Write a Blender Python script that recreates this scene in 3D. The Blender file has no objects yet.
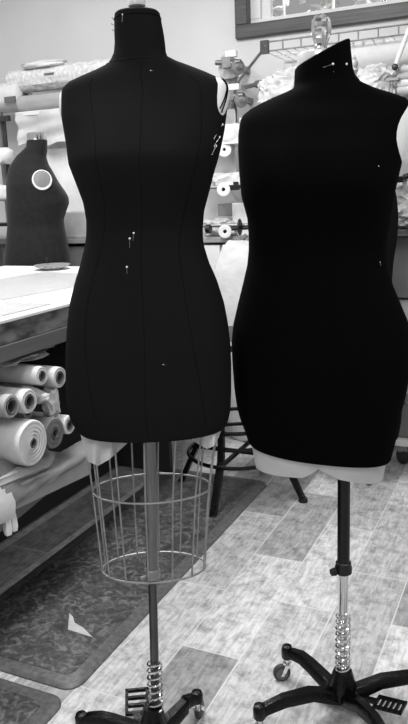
import bpy, bmesh, math, random
from mathutils import Vector, Matrix, noise
from mathutils.bvhtree import BVHTree
PI = math.pi
C = bpy.context.scene.collection
SC = bpy.context.scene
rnd = random.Random(7)

# ------------------------------------------------------------ camera (room axes: X along back wall, Y towards it)
F, PITCH, ROLL, YAW, EYE = 729., math.radians(13.1), math.radians(2.2), math.radians(25.3), 1.35
cp, sp = math.cos(PITCH), math.sin(PITCH)
_rt, _fw, _dn = Vector((1, 0, 0)), Vector((0, cp, -sp)), Vector((0, -sp, -cp))
_r2 = math.cos(ROLL)*_rt + math.sin(ROLL)*_dn
_d2 = -math.sin(ROLL)*_rt + math.cos(ROLL)*_dn
Zr = Matrix.Rotation(YAW, 3, 'Z')
RT, DN, FW = Zr @ _r2, Zr @ _d2, Zr @ _fw
O = Vector((0, 0, EYE))
E_ = Vector((math.cos(YAW), math.sin(YAW), 0))      # sideways, as the dress forms face
G_ = Vector((-math.sin(YAW), math.cos(YAW), 0))     # away, behind the dress forms

cam_d = bpy.data.cameras.new('camera')
cam_d.sensor_fit = 'VERTICAL'; cam_d.sensor_height = 24.; cam_d.lens = F/724*24.
cam_d.clip_start = .02
cam = bpy.data.objects.new('camera', cam_d); C.objects.link(cam)
M = Matrix((RT, -DN, -FW)).transposed().to_4x4(); M.translation = O
cam.matrix_world = M
SC.camera = cam

# measuring: a photo position becomes a point on a plane of the room
def ray(x, y): return (x-204)/F*RT + (y-362)/F*DN + FW
def onz(x, y, z=0.): d = ray(x, y); return O + d*((z-EYE)/d.z)
def onY(x, y, Y): d = ray(x, y); return O + d*(Y/d.y)
def onX(x, y, X): d = ray(x, y); return O + d*(X/d.x)
def onB(x, y, B):
    d = ray(x, y); return O + d*((B-O).dot(G_)/d.dot(G_))

# ------------------------------------------------------------ materials
def lin(v):
    v = v/255.
    return v/12.92 if v <= .04045 else ((v+.055)/1.055)**2.4
def mat(name, v, rough=.6, metal=0., v2=None, scale=8., spec=.5, bump=0., bscale=None, stretch=(1, 1, 1), detail=4., trans=0., sheen=0., contrast=(.35, .65)):
    m = bpy.data.materials.new(name); m.use_nodes = True
    nt = m.node_tree; b = nt.nodes['Principled BSDF']
    a = lin(v); b.inputs['Base Color'].default_value = (a, a, a, 1)
    b.inputs['Roughness'].default_value = rough; b.inputs['Metallic'].default_value = metal
    b.inputs['Specular IOR Level'].default_value = spec
    b.inputs['Transmission Weight'].default_value = trans
    b.inputs['Sheen Weight'].default_value = sheen
    tc = nt.nodes.new('ShaderNodeTexCoord'); mp = nt.nodes.new('ShaderNodeMapping')
    mp.inputs['Scale'].default_value = stretch
    nt.links.new(tc.outputs['Object'], mp.inputs['Vector'])
    if v2 is not None:
        n = nt.nodes.new('ShaderNodeTexNoise'); n.inputs['Scale'].default_value = scale; n.inputs['Detail'].default_value = detail
        r = nt.nodes.new('ShaderNodeValToRGB')
        r.color_ramp.elements[0].position = contrast[0]; r.color_ramp.elements[1].position = contrast[1]
        c = lin(v2)
        r.color_ramp.elements[0].color = (a, a, a, 1); r.color_ramp.elements[1].color = (c, c, c, 1)
        nt.links.new(mp.outputs['Vector'], n.inputs['Vector']); nt.links.new(n.outputs['Fac'], r.inputs['Fac'])
        nt.links.new(r.outputs['Color'], b.inputs['Base Color'])
    if bump:
        n2 = nt.nodes.new('ShaderNodeTexNoise'); n2.inputs['Scale'].default_value = bscale or scale; n2.inputs['Detail'].default_value = 5
        bp = nt.nodes.new('ShaderNodeBump'); bp.inputs['Strength'].default_value = bump; bp.inputs['Distance'].default_value = .01
        nt.links.new(mp.outputs['Vector'], n2.inputs['Vector']); nt.links.new(n2.outputs['Fac'], bp.inputs['Height'])
        nt.links.new(bp.outputs['Normal'], b.inputs['Normal'])
    return m

def floor_mat():
    m = bpy.data.materials.new('plank_tile_floor'); m.use_nodes = True
    nt = m.node_tree; N, L = nt.nodes.new, nt.links.new
    b = nt.nodes['Principled BSDF']; b.inputs['Roughness'].default_value = .42; b.inputs['Specular IOR Level'].default_value = .45
    tc = N('ShaderNodeTexCoord')
    mp = N('ShaderNodeMapping'); mp.inputs['Rotation'].default_value = (0, 0, PI/2)
    mp.inputs['Location'].default_value = (-3.2100, -6.0560, 0)
    L(tc.outputs['Object'], mp.inputs['Vector'])
    br = N('ShaderNodeTexBrick'); br.offset = .548; br.offset_frequency = 2
    br.inputs['Scale'].default_value = 1; br.inputs['Brick Width'].default_value = .62; br.inputs['Row Height'].default_value = .189
    br.inputs['Mortar Size'].default_value = .0024; br.inputs['Mortar Smooth'].default_value = .3; br.inputs['Bias'].default_value = 0
    br.inputs['Color1'].default_value = (0, 0, 0, 1); br.inputs['Color2'].default_value = (1, 1, 1, 1); br.inputs['Mortar'].default_value = (.5, .5, .5, 1)
    L(mp.outputs['Vector'], br.inputs['Vector'])
    base = N('ShaderNodeValToRGB')
    for e, v in zip(base.color_ramp.elements, (144, 206)): e.color = (lin(v),)*3 + (1,)
    L(br.outputs['Color'], base.inputs['Fac'])
    g = N('ShaderNodeMapping'); g.inputs['Scale'].default_value = (60, 9, 1); L(tc.outputs['Object'], g.inputs['Vector'])
    gn = N('ShaderNodeTexNoise'); gn.inputs['Scale'].default_value = 1.6; gn.inputs['Detail'].default_value = 8; gn.inputs['Distortion'].default_value = .5
    L(g.outputs['Vector'], gn.inputs['Vector'])
    gr = N('ShaderNodeValToRGB'); gr.color_ramp.elements[0].position = .3; gr.color_ramp.elements[1].position = .62
    gr.color_ramp.elements[0].color = (.66, .66, .66, 1); gr.color_ramp.elements[1].color = (1.05, 1.05, 1.05, 1)
    L(gn.outputs['Fac'], gr.inputs['Fac'])
    bn = N('ShaderNodeTexNoise'); bn.inputs['Scale'].default_value = 18; bn.inputs['Detail'].default_value = 12; bn.inputs['Roughness'].default_value = .78
    L(tc.outputs['Object'], bn.inputs['Vector'])
    bb = N('ShaderNodeValToRGB'); bb.color_ramp.elements[0].position = .36; bb.color_ramp.elements[1].position = .54
    bb.color_ramp.elements[0].color = (.5, .5, .5, 1); bb.color_ramp.elements[1].color = (1.06, 1.06, 1.06, 1)
    L(bn.outputs['Fac'], bb.inputs['Fac'])
    def mul(a_, b_):
        x = N('ShaderNodeMix'); x.data_type = 'RGBA'; x.blend_type = 'MULTIPLY'; x.inputs['Factor'].default_value = 1
        L(a_, x.inputs['A']); L(b_, x.inputs['B']); return x.outputs['Result']
    c1 = mul(mul(base.outputs['Color'], gr.outputs['Color']), bb.outputs['Color'])
    x = N('ShaderNodeMix'); x.data_type = 'RGBA'; L(br.outputs['Fac'], x.inputs['Factor']); L(c1, x.inputs['A'])
    x.inputs['B'].default_value = (lin(196),)*3 + (1,)
    L(x.outputs['Result'], b.inputs['Base Color'])
    bp = N('ShaderNodeBump'); bp.inputs['Strength'].default_value = .5; bp.inputs['Distance'].default_value = .004
    L(gn.outputs['Fac'], bp.inputs['Height']); L(bp.outputs['Normal'], b.inputs['Normal'])
    return m

def mat_swirl(name):
    m = bpy.data.materials.new(name); m.use_nodes = True
    nt = m.node_tree; N, L = nt.nodes.new, nt.links.new
    b = nt.nodes['Principled BSDF']; b.inputs['Roughness'].default_value = .5; b.inputs['Specular IOR Level'].default_value = .35
    tc = N('ShaderNodeTexCoord')
    n = N('ShaderNodeTexNoise'); n.inputs['Scale'].default_value = 34; n.inputs['Detail'].default_value = 6; n.inputs['Distortion'].default_value = 1.2; n.inputs['Roughness'].default_value = .6
    L(tc.outputs['Object'], n.inputs['Vector'])
    r = N('ShaderNodeValToRGB'); els = r.color_ramp.elements
    els[0].position = .36; els[0].color = (lin(45),)*3 + (1,); els[1].position = .68; els[1].color = (lin(108),)*3 + (1,)
    e = els.new(.5); e.color = (lin(66),)*3 + (1,)
    L(n.outputs['Fac'], r.inputs['Fac']); L(r.outputs['Color'], b.inputs['Base Color'])
    bp = N('ShaderNodeBump'); bp.inputs['Strength'].default_value = .5; bp.inputs['Distance'].default_value = .004
    L(n.outputs['Fac'], bp.inputs['Height']); L(bp.outputs['Normal'], b.inputs['Normal'])
    return m

MT = dict(
    floor=floor_mat(), mat=mat_swirl('marbled_rubber_mat'),
    mat_rim=mat('mat_rim', 68, .5, v2=92, scale=60),
    wall=mat('painted_wall', 205, .8, v2=210, scale=3, bump=.05, bscale=60),
    black=mat('black_jersey', 23, .95, v2=26, scale=300, spec=.04, sheen=.0, bump=.08, bscale=700),
    blacker=mat('deep_black_jersey', 6, .95, v2=8, scale=300, spec=.03, sheen=.0, bump=.08, bscale=700),
    blackback=mat('worn_black_jersey', 32, .95, v2=37, scale=40, spec=.1, sheen=.1),
    seam=mat('seam_thread', 26, .9, spec=.1),
    seamdark=mat('dark_seam_thread', 15, .9, spec=.04),
    plate=mat('white_plate', 225, .5, v2=232, scale=6),
    plategrey=mat('grey_plate', 120, .5, v2=135, scale=20),
    lining=mat('white_cotton', 232, .85, v2=240, scale=20, bump=.1, bscale=120),
    steel=mat('brushed_steel', 118, .35, .85, v2=132, scale=40, stretch=(8, 8, .5)),
    darksteel=mat('dark_steel', 82, .35, .85, v2=95, scale=40, stretch=(8, 8, .5)),
    wire=mat('galvanised_wire', 140, .5, .7, v2=165, scale=30),
    chrome=mat('chrome', 225, .12, 1., v2=235, scale=10),
    iron=mat('black_cast_iron', 2, .22, v2=4, scale=40, spec=.3, bump=.3, bscale=160),
    blackmetal=mat('black_enamel', 5, .3, v2=7, scale=20, spec=.4),
    rubber=mat('rubber_tyre', 45, .6, v2=55, scale=20),
    glass=mat('cut_acrylic', 235, .03, v2=240, scale=5, trans=.95, spec=.8),
    ivory=mat('turned_knob', 190, .35, v2=200, scale=12),
    cap=mat('neck_cap', 200, .25, .35, v2=208, scale=5),
    pinm=mat('pin_steel', 180, .25, 1., v2=190, scale=50),
    pinhead=mat('pearl_pin_head', 235, .25, v2=240, scale=50),
    paper=mat('table_paper', 208, .75, v2=214, scale=2.5),
    paperb=mat('pattern_paper', 206, .75, v2=211, scale=5, bump=.1, bscale=12),
    wooddark=mat('scuffed_wood_edge', 38, .6, v2=112, scale=16, stretch=(1, .6, 1.6), detail=10, bump=.3, contrast=(.36, .62)),
    woodmid=mat('planed_wood_rail', 72, .5, v2=90, scale=3, stretch=(1, .4, 6)),
    shelf=mat('shelf_board', 150, .5, v2=165, scale=4),
    shelfgrey=mat('grey_shelf', 105, .5, v2=120, scale=4),
    underpanel=mat('under_table_dark', 26, .6, v2=34, scale=5),  # near-black, for legs, supports and the added shade panels
    cloth=mat('white_roll_cloth', 192, .8, v2=215, scale=6, bump=.25, bscale=30),
    cloth2=mat('cream_roll_cloth', 172, .8, v2=195, scale=8, bump=.2, bscale=40),
    cloth3=mat('dove_grey_cloth', 150, .75, v2=170, scale=5, bump=.2, bscale=20),
    cloth4=mat('slate_cloth', 92, .75, v2=112, scale=5, bump=.2, bscale=20),
    core=mat('cardboard_core', 88, .8, v2=100, scale=20),
    fleece=mat('white_fleece', 185, .95, v2=215, scale=45, bump=.5, bscale=70),
    plastic=mat('crinkled_plastic', 172, .35, v2=205, scale=14, bump=.7, bscale=22, spec=.6),
    china=mat('china_dish', 120, .25, v2=205, scale=55),
    wood=mat('window_frame_wood', 52, .45, v2=78, scale=6, stretch=(.6, 4, 12), detail=8, bump=.15),
    sash=mat('white_sash', 215, .5, v2=222, scale=5),
    leaf=mat('pale_leaves', 170, .7, v2=245, scale=7),
    darkmetal=mat('dark_rack_metal', 60, .4, .5, v2=75, scale=30),
    greymetal=mat('grey_rack_metal', 135, .35, .7, v2=155, scale=30),
    blackplastic=mat('black_plastic', 9, .4, v2=13, scale=30),
    box=mat('grey_carton', 112, .7, v2=122, scale=6),
    tag=mat('dark_tag', 92, .6, v2=100, scale=20),
    scrap=mat('pale_scrap', 165, .8, v2=178, scale=20),
)
def glass_pane():
    m = bpy.data.materials.new('window_glass'); m.use_nodes = True
    b = m.node_tree.nodes['Principled BSDF']
    b.inputs['Transmission Weight'].default_value = 1; b.inputs['Roughness'].default_value = 0; b.inputs['IOR'].default_value = 1.1
    return m
MT['pane'] = glass_pane()

# ------------------------------------------------------------ mesh helpers
def V(*a): return Vector(a)
def new(): return bmesh.new()
def obj(name, bm, m, parent=None, smooth=True, label=None, bevel=0):
    """link a bmesh (built in room coordinates) as one mesh object"""
    loc = Vector((0, 0, 0)); p = parent
    while p is not None: loc += p.location; p = p.parent
    bmesh.ops.translate(bm, verts=bm.verts, vec=-loc)
    bmesh.ops.recalc_face_normals(bm, faces=bm.faces)
    me = bpy.data.meshes.new(name); bm.to_mesh(me); bm.free()
    for pl in me.polygons: pl.use_smooth = smooth
    o = bpy.data.objects.new(name, me); C.objects.link(o)
    me.materials.append(MT[m] if isinstance(m, str) else m)
    if parent: o.parent = parent
    if label: o['label'] = label
    if smooth:
        try: me.set_sharp_from_angle(angle=math.radians(40))
        except Exception: pass
    if bevel:
        md = o.modifiers.new('bevel', 'BEVEL'); md.width = bevel; md.segments = 2; md.limit_method = 'ANGLE'
    return o
def thing(name, label, cat, loc, group=None):
    o = bpy.data.objects.new(name, None); C.objects.link(o); o.empty_display_size = .05
    o.location = loc; o['label'] = label; o['category'] = cat
    if group: o['group'] = group
    return o
def single(name, bm, m, label, cat, group=None, smooth=True, bevel=0, kind=None, base=None):
    """a thing that is one mesh; origin moved to its base"""
    cs = [v.co for v in bm.verts]
    loc = Vector(base) if base else V((min(c.x for c in cs)+max(c.x for c in cs))/2, (min(c.y for c in cs)+max(c.y for c in cs))/2, min(c.z for c in cs))
    bmesh.ops.translate(bm, verts=bm.verts, vec=-loc)
    o = obj(name, bm, m, None, smooth, None, bevel); o.location = loc
    o['label'] = label; o['category'] = cat
    if group: o['group'] = group
    if kind: o['kind'] = kind
    return o
def struct(name, bm, m, parent=None, smooth=False, bevel=0):
    o = obj(name, bm, m, parent, smooth, None, bevel)
    if parent is None: o['kind'] = 'structure'
    return o
def box(bm, lo, hi):
    lo, hi = Vector(lo), Vector(hi)
    vs = [bm.verts.new((x, y, z)) for x in (lo.x, hi.x) for y in (lo.y, hi.y) for z in (lo.z, hi.z)]
    for f in ((0, 1, 3, 2), (4, 6, 7, 5), (0, 4, 5, 1), (2, 3, 7, 6), (0, 2, 6, 4), (1, 5, 7, 3)):
        bm.faces.new([vs[i] for i in f])
    return bm
def frame(d):
    d = d.normalized(); a = V(0, 0, 1) if abs(d.z) < .9 else V(1, 0, 0)
    u = d.cross(a).normalized(); return u, d.cross(u).normalized()
def loft(bm, rings, closed_u=True, cap=(True, True)):
    vr = [[bm.verts.new(p) for p in r] for r in rings]
    n = len(vr[0])
    for a, b in zip(vr, vr[1:]):
        for i in range(n if closed_u else n-1):
            j = (i+1) % n
            bm.faces.new((a[i], a[j], b[j], b[i]))
    if cap[0]: bm.faces.new(list(reversed(vr[0])))
    if cap[1]: bm.faces.new(vr[-1])
    return bm
def cyl(bm, p0, p1, r0, r1=None, seg=16):
    p0, p1 = Vector(p0), Vector(p1); r1 = r0 if r1 is None else r1
    u, w = frame(p1-p0)
    ring = lambda p, r: [p + u*math.cos(2*PI*i/seg)*r + w*math.sin(2*PI*i/seg)*r for i in range(seg)]
    return loft(bm, [ring(p0, r0), ring(p1, r1)])
def tube(bm, pts, r, seg=8, closed=False):
    pts = [Vector(p) for p in pts]; n = len(pts); rings = []; u = None
    for i, p in enumerate(pts):
        t = (pts[(i+1) % n]-pts[i-1]) if closed else (pts[min(i+1, n-1)]-pts[max(i-1, 0)])
        t.normalize()
        if u is None: u, w = frame(t)
        else:
            u = (u - t*u.dot(t)).normalized(); w = t.cross(u)
        rr = r[i] if isinstance(r, (list, tuple)) else r
        rings.append([p + u*math.cos(2*PI*k/seg)*rr + w*math.sin(2*PI*k/seg)*rr for k in range(seg)])
    if closed: rings.append(rings[0]); loft(bm, rings, True, (False, False)); bmesh.ops.remove_doubles(bm, verts=bm.verts, dist=1e-6); return bm
    return loft(bm, rings)
def lathe(bm, prof, c, axis=V(0, 0, 1), seg=24, wob=None, cap=(True, True)):
    """prof: (r, h) along axis from c"""
    c = Vector(c); axis = Vector(axis).normalized(); u, w = frame(axis); rings = []
    for r, h in prof:
        ring = []
        for i in range(seg):
            a = 2*PI*i/seg; k = wob(a, r, h) if wob else 1
            ring.append(c + axis*h + u*math.cos(a)*r*k + w*math.sin(a)*r*k)
        rings.append(ring)
    return loft(bm, rings, True, cap)
def sphere(bm, c, r, seg=12, rings=8, sc=(1, 1, 1)):
    m = Matrix.Translation(c) @ Matrix.Diagonal((*[r*s for s in sc], 1))
    bmesh.ops.create_uvsphere(bm, u_segments=seg, v_segments=rings, radius=1, matrix=m); return bm
def blob(c, s, amp=.25, freq=4., seed=0, sub=4, flat=.75, fine=.4):
    """a crumpled bundle: half sizes s around c, flattened below"""
    bm = new(); bmesh.ops.create_icosphere(bm, subdivisions=sub, radius=1)
    c = Vector(c)
    for v in bm.verts:
        d = v.co.normalized(); p = d*freq + V(seed*3.1, seed*1.7, seed)
        sq = Vector([math.copysign(abs(k)**.75, k) for k in d])
        k = 1 + amp*(noise.noise(p*.5)*.8 + fine*(abs(noise.noise(p*1.6))-.3) + fine*.4*noise.noise(p*4))
        q = sq*k
        q.z = max(q.z, -flat)
        v.co = c + V(q.x*s[0], q.y*s[1], q.z*s[2])
    return bm
def interp(tab, x):
    if x <= tab[0][0]: return tab[0][1]
    for (a, va), (b, vb) in zip(tab, tab[1:]):
        if x <= b: return va + (vb-va)*(x-a)/(b-a)
    return tab[-1][1]
def sstep(t): t = max(0, min(1, t)); return t*t*(3-2*t)
def slab_rounded(x0, y0, x1, y1, z0, z1, r, bev, seg=6):
    """a rounded-corner slab with a chamfered upper rim"""
    def outline(i):
        pts = []
        for cx, cy, a0 in ((x1-r, y1-r, 0), (x0+r, y1-r, 90), (x0+r, y0+r, 180), (x1-r, y0+r, 270)):
            for k in range(seg+1):
                a = math.radians(a0+90*k/seg); pts.append((cx+(r-i)*math.cos(a), cy+(r-i)*math.sin(a)))
        return pts
    bm = new()
    loft(bm, [[V(x, y, z) for x, y in outline(i)] for i, z in ((0, z0), (0, z0+(z1-z0)*.35), (bev, z1))])
    return bm

# ------------------------------------------------------------ the setting
bm = new(); box(bm, (-6.5, -2.5, -.05), (3.5, 4.1, 0)); struct('floor', bm, 'floor')
WY = 4.1
# window opening, lower left corner of the dark frame measured on the back wall
wl, wb, wr, wt = -1.655, 2.178, -.30, 3.05
bm = new()
box(bm, (-6.5, WY, 0), (wl, WY+.14, 4.4)); box(bm, (wr, WY, 0), (3.5, WY+.14, 4.4))  # upper wall raised to keep the outdoor lamp out of the room
box(bm, (wl, WY, 0), (wr, WY+.14, wb)); box(bm, (wl, WY, wt), (wr, WY+.14, 4.4))
struct('wall_back', bm, 'wall')
bm = new(); box(bm, (-6.5, WY-.015, 0), (3.5, WY, .09)); struct('baseboard_back', bm, 'sash')
def ringbox(x0, z0, x1, z1, t, y0, y1):
    b = new()
    box(b, (x0, y0, z0), (x1, y1, z0+t)); box(b, (x0, y0, z1-t), (x1, y1, z1))
    box(b, (x0, y0, z0+t), (x0+t, y1, z1-t)); box(b, (x1-t, y0, z0+t), (x1, y1, z1-t)); return b
win = bpy.data.objects.new('window_1', None); C.objects.link(win); win.location = ((wl+wr)/2, WY, wb); win['kind'] = 'structure'
obj('window_frame', ringbox(wl, wb, wr, wt, .072, WY-.03, WY+.07), 'wood', win, False, bevel=.006)
fx0, fz0, fx1, fz1 = wl+.072, wb+.072, wr-.072, wt-.072
bm = new(); box(bm, (fx0, WY+.03, fz0), (fx1, WY+.09, fz0+.03)); box(bm, (fx0, WY+.03, fz1-.05), (fx1, WY+.09, fz1))
box(bm, (fx0, WY+.03, fz0+.03), (fx0+.06, WY+.09, fz1-.05)); box(bm, (fx0+.06, WY+.045, fz0+.03), (fx0+.115, WY+.08, fz1-.05)); box(bm, (fx1-.11, WY+.03, fz0+.03), (fx1, WY+.09, fz1-.05))
obj('window_sash', bm, 'sash', win, False, bevel=.004)
bm = new(); box(bm, (fx0+.115, WY+.055, fz0+.03), (fx1-.11, WY+.06, fz1-.05)); obj('window_pane', bm, 'pane', win, False)
# pale foliage outside
bm = new()
for i in range(5200):
    c = V(rnd.uniform(-3.6, .9), WY+rnd.uniform(1.1, 1.9), rnd.uniform(1.2, 4.2))
    s = rnd.uniform(.03, .085); a = Matrix.Rotation(rnd.uniform(0, 6.3), 3, Vector((rnd.uniform(-1, 1), rnd.uniform(-1, 1), rnd.uniform(-1, 1))).normalized())
    q = [c + a @ V(x*s, y*s*.5, 0) for x, y in ((-1, 0), (-.3, .9), (1, 0), (-.3, -.9))]
    bm.faces.new([bm.verts.new(p) for p in q])
for i in range(14):
    x = rnd.uniform(-3.4, .7); cyl(bm, (x, WY+1.5, 0), (x+rnd.uniform(-.3, .3), WY+1.4, 3.9), .02, .008, 6)
single('shrub', bm, 'leaf', 'pale leafy shrub seen outside through the window', 'shrub', smooth=False)
bm = new(); box(bm, (-8, WY+.14, -.06), (5, 12, -.01)); struct('ground', bm, 'paperb')

# ------------------------------------------------------------ dress forms
def edge(pts, B):
    out = []
    for x, y in pts:
        q = onB(x, y, B); out.append((q.z, (q-B).dot(E_)))
    out.sort(); return out
class Torso:
    def __init__(s, B, left, right, prof, n=2.35, bust=None, hem=0., top=0., topz=.06):
        s.B = B; s.L = edge(left, B); s.R = edge(right, B)
        s.z0 = max(s.L[0][0], s.R[0][0]); s.z1 = min(s.L[-1][0], s.R[-1][0])
        s.prof = sorted((onB(204+150*0, y, B).z if False else s.zpix(y), f, b) for y, f, b in prof)
        s.n = n; s.bust = bust; s.hem = hem; s.top = top; s.topz = topz
    def zpix(s, y):
        q = onB(204+F*0, y, s.B)                       # height of this photo row at the form's distance
        c = onB(*s.mid(y), s.B); return c.z
    def mid(s, y):
        # sideways middle of the form in the photo
        p = s.B + V(0, 0, 1.2); w = (p-O); return (204+F*w.dot(RT)/w.dot(FW), y)
    def sec(s, z):
        l, r = interp(s.L, z), interp(s.R, z)
        return (l+r)/2, (r-l)/2, interp([(a, f) for a, f, b in s.prof], z), interp([(a, b) for a, f, b in s.prof], z)
    def P(s, th, z, off=0.):
        c, a, f, b = s.sec(z); ct, st = math.cos(th), math.sin(th); e = 2/s.n
        x = (a+off)*math.copysign(abs(ct)**e, ct)
        d = (f if st < 0 else b) + off
        y = d*math.copysign(abs(st)**e, st)
        if s.bust and st < 0:
            zb, lat, amp, sg, sh = s.bust
            for k in (-1, 1):
                y -= amp*math.exp(-((x-sh-k*lat)**2)/(2*sg*sg) - (z-zb)**2/(2*(sg*1.1)**2))*abs(st)**.5
        zz = z + s.hem*x*sstep((s.z0+.16-z)/.16) + s.top*x*sstep((z-(s.z1-s.topz))/s.topz)
        return s.B + E_*(c+x) + G_*y + V(0, 0, zz)
    def mesh(s, nz=84, na=56, round_b=.008):
        zs = [s.z0+(s.z1-s.z0)*i/nz for i in range(nz+1)]
        rings = [[s.P(2*PI*k/na, z) for k in range(na)] for z in zs]
        bm = new()
        def inset(r, k, dz):
            c = sum(r, V(0, 0, 0))/len(r); return [c+(p-c)*k + V(0, 0, dz) for p in r]
        rings = [inset(rings[0], .93, -round_b*.5), inset(rings[0], .98, -round_b*.6)] + rings + [inset(rings[-1], .93, .003)]
        loft(bm, rings); s.bvh = None
        s.bv = BVHTree.FromBMesh(bm); return bm
    def hit(s, x, y):
        loc, nor, i, d = s.bv.ray_cast(O, ray(x, y).normalized())
        if loc is None:
            return None, None
        if nor.dot(loc-O) > 0: nor = -nor
        return loc, nor
    def patch(s, th0, dth, z0, dz, off, rings=5, seg=28, inner=0.):
        bm = new(); rr = []
        for i in range(rings+1):
            k = inner + (1-inner)*i/rings
            rr.append([s.P(th0+dth*k*math.cos(2*PI*j/seg), z0+dz*k*math.sin(2*PI*j/seg), off*(1 if i < rings else .15)) for j in range(seg)])
        if inner == 0: rr = rr[1:]; loft(bm, rr, True, (True, False))
        else: loft(bm, rr, True, (False, False))
        return bm
    def seamline(s, pts, r=.0012, off=.0004):
        return tube(new(), [s.P(t, z, off) for t, z in pts], r, 6)

def helix(c0, c1, R, turns, r, seg=14):
    c0, c1 = Vector(c0), Vector(c1); n = int(turns*seg); pts = []
    for i in range(n+1):
        a = 2*PI*i/seg; p = c0.lerp(c1, i/n); pts.append(p + V(math.cos(a)*R, math.sin(a)*R, 0))
    return tube(new(), pts, r, 6)
def caster(leg, p, ang, m_wheel, r=.025, top=.075):
    """stem, fork and wheel under the leg's end, wheel trailing at ang"""
    d = V(math.cos(ang), math.sin(ang), 0); s = V(-d.y, d.x, 0); p = V(p[0], p[1], 0)
    w = p + d*.016 + V(0, 0, r)
    bm = new()
    cyl(bm, p+V(0, 0, top-.02), p+V(0, 0, top+.004), .007, .007, 10)
    for k in (-1, 1):
        q = [p+s*k*.011+V(0, 0, top-.018)-d*.006, p+s*k*.011+V(0, 0, top-.018)+d*.008, w+s*k*.011+d*.004-V(0, 0, .004), w+s*k*.011-d*.004-V(0, 0, .004)]
        loft(bm, [[x + s*k*t for x in q] for t in (0, .003)])
    box(bm, p+V(-.009, -.009, top-.022), p+V(.009, .009, top-.016))
    f = obj('caster', bm, 'chrome', leg)
    bm = new()
    prof = [(.006, -.0085), (r-.006, -.0085), (r-.001, -.006), (r, 0), (r-.001, .006), (r-.006, .0085), (.006, .0085)]
    lathe(bm, prof, w, s, 24)
    f2 = obj('caster_wheel', bm, m_wheel, leg)
    bm = new(); lathe(bm, [(.004, -.0092), (r*.68, -.0092), (r*.68, .0092), (.004, .0092)], w, s, 20)
    obj('wheel_hub', bm, 'core', leg)
    return f
def iron_base(root, B, legs, hub_top, hub_r=(.034, .022), m='iron', wheel='rubber', hs=1.):
    B = V(B.x, B.y, 0)
    bm = new()
    lathe(bm, [(hub_r[0]*.8, .035), (hub_r[0], .045), (hub_r[0], .075), (hub_r[1]*1.15, hub_top-.01), (hub_r[1], hub_top)], B, seg=24)
    obj('base_hub', bm, m, root)
    for ang, R, ca in legs:
        a = math.radians(ang); d = V(math.cos(a), math.sin(a), 0); s = V(-d.y, d.x, 0)
        pts = [(.02, .052*hs, .021, .036), (.06, .070*hs, .019, .034), (.1, .088*hs, .017, .031), (R*.72, .098*hs, .0155, .028), (R-.018, .094*hs, .0145, .024), (R, .086*hs, .014, .02)]
        rings = []
        for r_, z, w, h in pts:
            c = B + d*r_ + V(0, 0, z)
            rings.append([c+s*x*w+V(0, 0, y*h/2) for x, y in ((-1, -1), (1, -1), (1.0, .4), (.6, 1), (-.6, 1), (-1, .4))])
        bm = new(); loft(bm, rings)
        e = B + d*R
        lathe(bm, [(.013, .070*hs), (.016, .074*hs), (.0165, .098*hs), (.013, .108*hs), (.006, .111*hs)], e, seg=16)
        lg = obj('leg', bm, m, root)
        caster(lg, e, math.radians(ca), wheel, top=.072*hs)
def pedal(root, c, ang, m='iron', label=None, L=.075, W=.05, n=4):
    """slotted treadle plate, tilted, with an arm back to the hub"""
    d = V(math.cos(ang), math.sin(ang), 0); s = V(-d.y, d.x, 0); up = V(0, 0, 1); c = Vector(c)
    bm = new()
    def bar(a0, a1, b0, b1, z0=-.004, z1=.004):
        q = [(a0, b0), (a1, b0), (a1, b1), (a0, b1)]
        loft(bm, [[c+d*x+s*y+up*(z+x*.12) for x, y in q] for z in (z0, z1)])
    bar(-L/2, L/2, -W/2, -W/2+.008); bar(-L/2, L/2, W/2-.008, W/2)
    for i in range(n):
        x = -L/2 + i*(L-.008)/(n-1); bar(x, x+.008, -W/2, W/2)
    bar(-L/2-.05, -L/2, -.009, .009)
    return obj('foot_pedal', bm, m, root, False, label)

# ---- left form ------------------------------------------------------------------------------
BL = onz(155, 748)
L_left = [(115, 14), (114.5, 22), (114.5, 32), (115, 45), (114, 54), (111, 61), (108, 65), (98, 70), (85, 75.5), (72, 81), (65, 85), (62.3, 90), (61.8, 100), (62, 112), (62.5, 120), (67, 144), (70, 165), (77, 183), (84, 202), (87, 220), (87, 232), (86, 243), (81, 264), (76, 280), (70, 305), (67.5, 330), (66.6, 350), (66.4, 380), (67.5, 400), (70, 413), (75, 423), (79, 427)]
L_right = [(160, 14), (161.5, 22), (164, 35), (165.5, 47), (166, 53), (167.5, 57), (171, 60), (183, 64), (197, 69), (212, 75), (222, 80), (227.5, 86), (229, 92), (228.5, 102), (227, 111), (224.5, 131), (221, 148), (218, 160), (214, 173), (208.5, 195), (204, 212), (202.8, 230), (203.5, 244), (209, 262), (216.6, 279), (224, 302), (228, 323), (230.5, 345), (231.3, 365), (231.3, 390), (230.5, 408), (228, 420), (222, 428)]
L_prof = [(8, .052, .052), (50, .054, .054), (62, .054, .06), (72, .057, .07), (88, .066, .092), (120, .09, .108), (160, .114, .108), (195, .1, .098), (230, .09, .09), (270, .1, .11), (340, .115, .135), (400, .118, .13), (432, .11, .12)]
tl = Torso(BL, L_left, L_right, L_prof, bust=(onB(150, 165, BL).z, .078, .034, .055, .0))
left_form = thing('dress_form', 'black jersey dress form at left with wire cage under its hips, on a steel pole', 'dress form', V(BL.x, BL.y, 0), 'dress forms in the room')
lt = obj('torso', tl.mesh(), 'black', left_form)
zf = lambda y: onB(150, y, BL).z
obj('neck_seam', tl.seamline([(2*PI*k/40, zf(62)+.004*math.cos(2*PI*k/40)) for k in range(41)], .0011), 'seam', lt)
obj('neck_edge_seam', tl.seamline([(2*PI*k/40, zf(19)) for k in range(41)], .0008), 'seamdark', lt)
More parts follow.
